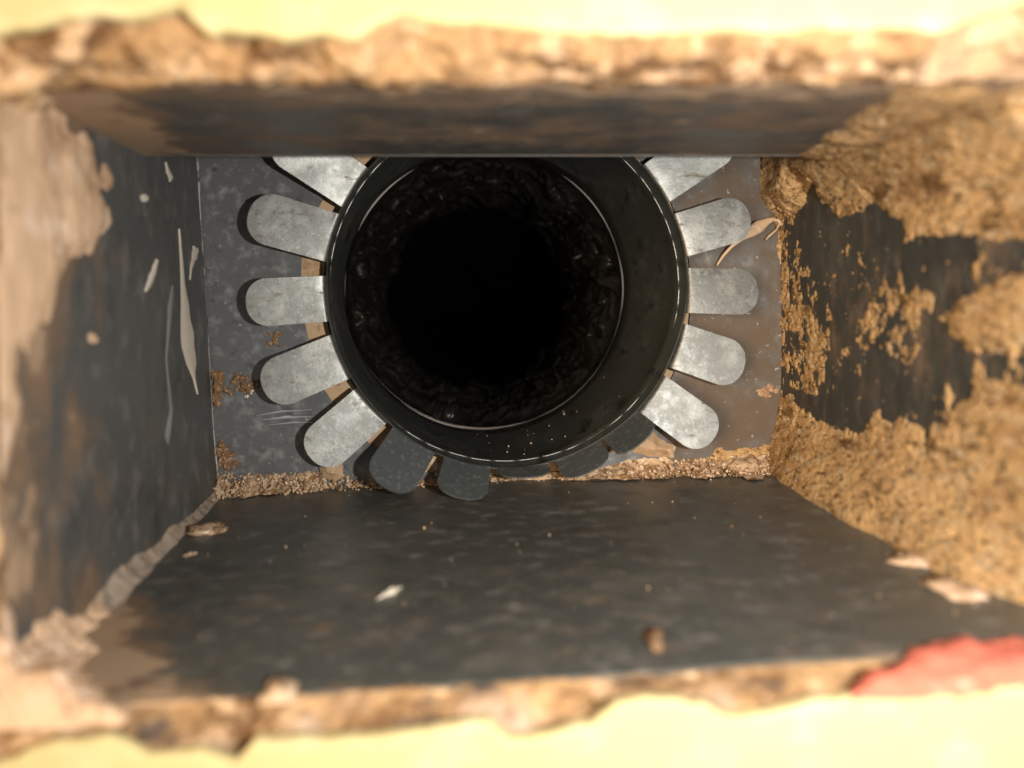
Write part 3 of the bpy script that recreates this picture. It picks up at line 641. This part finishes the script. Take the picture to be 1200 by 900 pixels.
chip(456, 697, 5, 22, 4, M['white'], 'narrow whitish sliver lying on the left half of the bottom panel', -0.5)
chip(1066, 660, 18, 30, 7, M['smear'], 'tan chip under the mortar coat at the right of the bottom panel')
chip(1120, 694, 26, 34, 8, M['smear'], 'larger pinkish chip at the far right front of the bottom panel')

# ------------------------------------------------------------------ small marks
def hit_left(px, py):
    D = 0.25
    for _ in range(40): D = float(x_left(D, (VY - py) / F * D)) * F / (px - VX)
    return at(px, py, D)
def ribbon(name, pts, hit, nrm, thick, mat, parent, n=26):
    pts = np.array(pts, float); s = np.linspace(0, 1, len(pts)); q = np.linspace(0, 1, n)
    X, Y, W = (np.interp(q, s, pts[:, k]) for k in range(3)); V = []; m = 7
    dx, dy = np.gradient(X), np.gradient(Y); L = np.hypot(dx, dy) + 1e-9; nx_, ny_ = -dy / L, dx / L; nrm = np.array(nrm)
    for k in range(n):
        for j in range(m):
            t = j / (m - 1) * 2 - 1; wv = W[k] * (1 + .25 * float(vnoise(np.array([k * .5 + X[0], t, 5]), 201)))
            V.append(hit(X[k] + nx_[k] * wv * t, Y[k] + ny_[k] * wv * t) + nrm * (thick * (1 - t * t) - 0.00005 + 0.0006 * 0))
    return mesh(name, V, grid_faces(n, m), mat, parent)
hl = lambda px, py: hit_left(px, py) + np.array([1, 0, 0]) * (float(dent(hit_left(px, py), 0.0006, 3)) + 0.00012)
LN = (1, 0, 0)
ribbon('paint_drip', [(209, 268, .8), (212, 310, 2), (215, 360, 5), (218, 395, 7), (222, 425, 7), (226, 442, 2), (230, 462, .6)], hl, LN, 0.0004, M['white'], left_panel)
ribbon('paint_drip', [(182, 304, 1.5), (178, 318, 3.5), (172, 334, 3), (168, 342, 1)], hl, LN, 0.0004, M['white'], left_panel)
ribbon('paint_drip', [(200, 335, 1.2), (197, 360, 3), (194, 420, 1.0), (199, 480, 1.6), (194, 510, 3), (195, 520, 1)], hl, LN, 0.0002, M['scuff'], left_panel)
ribbon('paint_drip', [(226, 288, 1), (229, 294, 4.5), (224, 312, 2), (222, 328, .7)], hl, LN, 0.0003, M['white'], left_panel)
ribbon('paint_drip', [(193, 190, 1), (196, 202, 3), (199, 208, 3), (198, 213, 1)], hl, LN, 0.0003, M['white'], left_panel)
ribbon('paint_drip', [(166, 228, 2), (169, 232, 5), (171, 235, 3)], hl, LN, 0.0003, M['white'], left_panel)
ribbon('paint_drip', [(104, 390, 3), (107, 396, 6), (112, 400, 3)], hl, LN, 0.0003, M['smear'], left_panel)
ribbon('corner_edge', [(231, 184, 1.6), (234, 250, 2.2), (239, 330, 1.4), (245, 430, 1.6), (250, 500, 1.2), (256, 570, 1.6)], lambda px, py: at(px, py, YB - .0012), (0, -1, 0), 0.0005, material('worn_fold_edge', (0.30, 0.29, 0.27), 0.5, 0.4, [((0.07, 0.07, 0.07), ('noise', 160, one, None, 4), 0.46, 0.58, None)]), back_panel, 60)
hb = lambda px, py: at(px, py, YB - 0.0010)
BN = (0, -1, 0)
for (pts) in ([(300, 487, .5), (330, 482, 1.6), (366, 480, .6)], [(306, 492, .6), (335, 489, 2.0), (368, 488, .6)], [(314, 498, .5), (345, 495, 1.4), (366, 495, .5)]):
    ribbon('scuff_mark', pts, hb, BN, 0.0002, M['scuff'], back_panel)
def flake(poly, seed, th=0.0016, mat='rust'):
    poly = np.array(poly, float); x0, y0 = poly.min(0) - 6; x1, y1 = poly.max(0) + 6
    def s(U, V): X = lerp(x0, x1, U); Y = lerp(y0, y1, V); D = YB - 0.0007; return np.stack([(X - VX) / F * D, D + 0 * X, (VY - Y) / F * D], -1)
    return smear('rust_flake', s, 46, 46, (0, -1, 0), lambda px, py, P: th * np.clip((sdf(px, py, poly) + 7 * fbm(P, (520, 520, 520), 4, seed)) / 7, -1, 1) + 0.0006 * fbm(P, (700, 700, 700), 2, seed + 5), M[mat], back_panel)
flake([(247, 438), (258, 436), (260, 450), (272, 458), (258, 464), (256, 476), (250, 474)], 211)
flake([(274, 444), (284, 440), (288, 448), (298, 452), (292, 462), (282, 458)], 213)
flake([(284, 456), (294, 458), (292, 466), (286, 464)], 215, .001, 'white')
flake([(318, 394), (328, 393), (326, 402), (319, 401)], 217, .0008)
flake([(252, 520), (260, 517), (272, 532), (278, 546), (256, 548)], 219, .0014)
flake([(892, 458), (900, 452), (908, 458), (902, 464), (894, 463)], 221, .001, 'smear')

# filler blobs at the foot of the collar
def blob(label, poly, D, th, seed):
    poly = np.array(poly, float); x0, y0 = poly.min(0) - 8; x1, y1 = poly.max(0) + 8
    def s(U, V): X = lerp(x0, x1, U); Y = lerp(y0, y1, V); return np.stack([(X - VX) / F * D, D + 0 * X, (VY - Y) / F * D], -1)
    c = at(poly[:, 0].mean(), poly[:, 1].max(), D); t = thing('filler_blob', tuple(c), label, 'filler')
    smear('filler_body', s, 60, 60, (0, -1, 0), lambda px, py, P: th * np.clip((sdf(px, py, poly) + 1.5 * fbm(P, (250, 250, 250), 3, seed)) / 9, -1, 1) + 0.0005 * fbm(P, (200, 200, 200), 3, seed + 3), M['board'], t)
blob('smooth tan filler tongue under the lowest bright tab on the right', [(736, 484), (744, 488), (752, 500), (770, 512), (792, 524), (788, 534), (760, 534), (744, 528), (715, 528), (735, 515), (744, 503)], YB - 0.002, 0.003, 231)
blob('smooth tan filler drop under the lowest bright tab on the left', [(374, 536), (400, 530), (402, 558), (392, 564), (376, 560)], YB - 0.003, 0.003, 235)

# dry curled peel on the right of the back panel
pe = thing('peeled_strip', tuple(at(905, 258, YB - .003)), 'thin dry tan peel with a leaf shaped head curling off the back panel', 'peel')
pk = np.array([(908, 256, .8, .001), (900, 259, 3.5, .002), (890, 265, 7.5, .004), (880, 272, 6, .006), (870, 279, 2.5, .0065), (858, 288, 1.3, .006), (848, 299, 1.0, .004), (840, 311, .7, .0015)])
V = []; n_, m = 40, 7; q = np.linspace(0, 1, n_); s = np.linspace(0, 1, len(pk)); X, Y, W_, H_ = (np.interp(q, s, pk[:, k]) for k in range(4))
dx, dy = np.gradient(X), np.gradient(Y); L = np.hypot(dx, dy)
for k in range(n_):
    for j in range(m):
        t = j / (m - 1) * 2 - 1; D = YB - .0012 - H_[k] + 0.0012 * (t * t) * W_[k] / 7
        V.append(at(X[k] - dy[k] / L[k] * W_[k] * t, Y[k] + dx[k] / L[k] * W_[k] * t, D))
o = mesh('peel_body', V, grid_faces(n_, m), M['peel'], pe); md = o.modifiers.new('thickness', 'SOLIDIFY'); md.thickness = 0.0003
for pts in ([(908, 256, .7), (914, 262, 1.4), (909, 270, 1.2), (902, 276, 1.6), (897, 281, .8)], [(905, 258, 1), (912, 258, 2), (916, 264, 1)]):
    ribbon('peel_curl', pts, lambda px, py: at(px, py, YB - .003), BN, 0.0008, M['peel'], pe)
